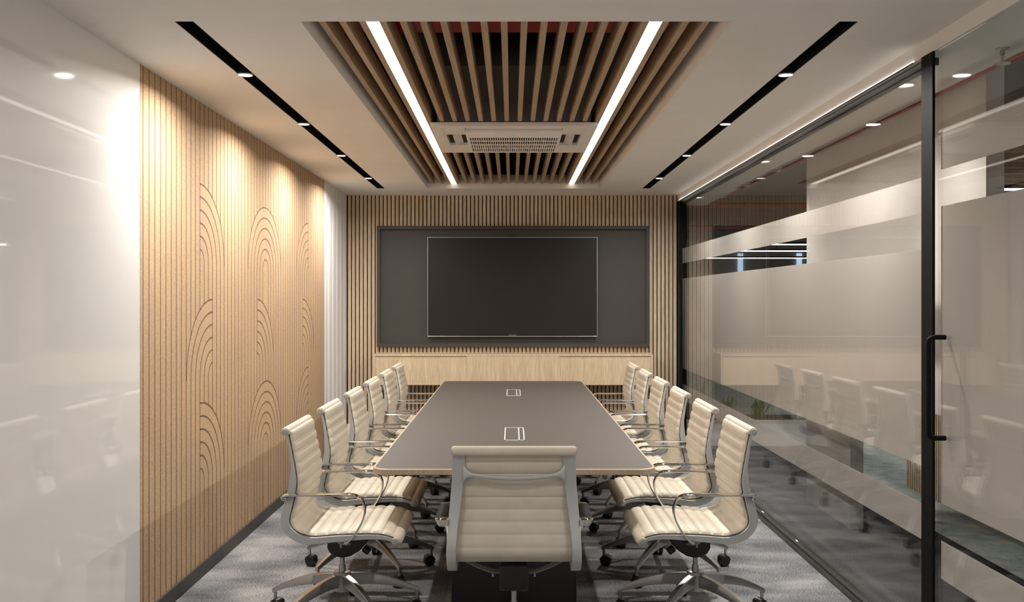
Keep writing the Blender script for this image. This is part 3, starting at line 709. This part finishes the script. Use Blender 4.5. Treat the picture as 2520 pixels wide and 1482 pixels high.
    c = MB(); c.cyl((0, 0, .226), 'z', .0175, .0165, .045, 24); c.cyl((0, 0, .26), 'z', .0118, .0118, .075, 24); c.build('column', M['base_alu'], t)
    c = MB(); c.lathe([(.036, .140), (.0395, .144), (.040, .222), (.042, .226), (.041, .236), (.036, .238)], n=32); c.build('hub', M['base_alu'], t, smooth=40)
    R = 0.392
    for i, ang in enumerate(LEGA):
        c = MB(); secs = []; q = 22
        for j in range(q):
            u = j/(q-1); r_ = 0.030+(R-0.030)*u; zt = .228-.114*(r_/R)**2; th = .062-.040*u**1.1; w = .017-.006*u
            zb = zt-th
            secs.append([(r_, -w*.8, zt), (r_, w*.8, zt), (r_, w, zt-.004), (r_, w*.85, zb), (r_, -w*.85, zb), (r_, -w, zt-.004)])
        c.loft(secs); c.cyl((R-.013, 0, .056), 'z', .0085, .0085, .05, 12)
        lg = c.build('leg', M['base_alu'], t, smooth=40); lg.rotation_euler = (0, 0, math.radians(ang))
        c = MB()
        for s in (-1, 1):
            c.lathe([(.012, s*.004), (.029, s*.005), (.0315, s*.009), (.0315, s*.021), (.028, s*.0255), (.008, s*.026)], (0, 0, .0317), 'y', 24)
        hood = [(-.034+.0, .0317)]
        hood = [(.0345*math.cos(a), .0317+.0345*math.sin(a)) for a in [PI*0.05+PI*0.78*k/12 for k in range(13)]]
        hood += [(.026*math.cos(a), .0317+.026*math.sin(a)) for a in [PI*0.05+PI*0.78*k/12 for k in range(12, -1, -1)]]
        c.prism(hood, 'y', -.0235, .0235); c.cyl((.012, 0, .045), 'z', .010, .009, .020, 12)
        ca = c.build('caster', M['caster'], lg, smooth=40); ca.location = (R-.013-.012, 0, 0)
    return t
chair = make_chair()
def place(o, x, y, rz, mirror, label, group=None):
    o.location = (x, y, 0); o.rotation_euler = (0, 0, rz)
    legs = [ch for ch in o.children if ch.name.startswith('leg')]
    legs.sort(key=lambda l: l.rotation_euler.z)
    if mirror:
        for l, a in zip(legs, LEGA): l.rotation_euler = (0, 0, math.radians(-a))
    for i, l in enumerate(legs):
        for ca in l.children: ca.rotation_euler = (0, 0, 0)
    tag(o, label, 'office chair', group)
YC, DY = 4.625, 0.807
pos = ('nearest the camera', 'second from the camera', 'third from the camera', 'fourth from the camera', 'fifth from the camera', 'farthest, next to the cabinet')
first = True
for k in range(6):
    o = chair if first else copy_tree(chair); first = False
    place(o, -0.838, YC+k*DY, 0, False, 'cream ribbed office chair by the wood panel, %s' % pos[k], 'office chairs along the table')
for k in range(6):
    o = copy_tree(chair); place(o, 0.909, YC+k*DY, PI, True, 'cream ribbed office chair by the glass partition, %s' % pos[k], 'office chairs along the table')
o = copy_tree(chair); place(o, 0.010, 4.053, PI/2, False, 'cream ribbed office chair seen from behind at the near end of the table')

# ------------------------------------------------------------------ camera, world, colour
cam = bpy.data.cameras.new('camera'); co = bpy.data.objects.new('camera', cam); COL.objects.link(co)
co.location = (0, 0, HC); co.rotation_euler = (PI/2, 0, 0)
cam.sensor_width = 36; cam.sensor_fit = 'HORIZONTAL'; cam.lens = 36*F/2520; cam.shift_x = 1/2520; cam.shift_y = -5/2520
cam.clip_start = 0.05; cam.clip_end = 100
scene.camera = co
wd = bpy.data.worlds.new('world'); scene.world = wd; wd.use_nodes = True
wd.node_tree.nodes['Background'].inputs[0].default_value = (0.9, 0.92, 1.0, 1); wd.node_tree.nodes['Background'].inputs[1].default_value = 0.38
vs = scene.view_settings; vs.view_transform = 'Standard'; vs.look = 'None'; vs.gamma = 1; vs.use_curve_mapping = False; vs.exposure = 0.0
scene.display_settings.display_device = 'sRGB'
cy = scene.cycles; cy.max_bounces = 10; cy.diffuse_bounces = 5; cy.glossy_bounces = 5; cy.transparent_max_bounces = 12
cy.caustics_reflective = False; cy.caustics_refractive = False; cy.sample_clamp_indirect = 6
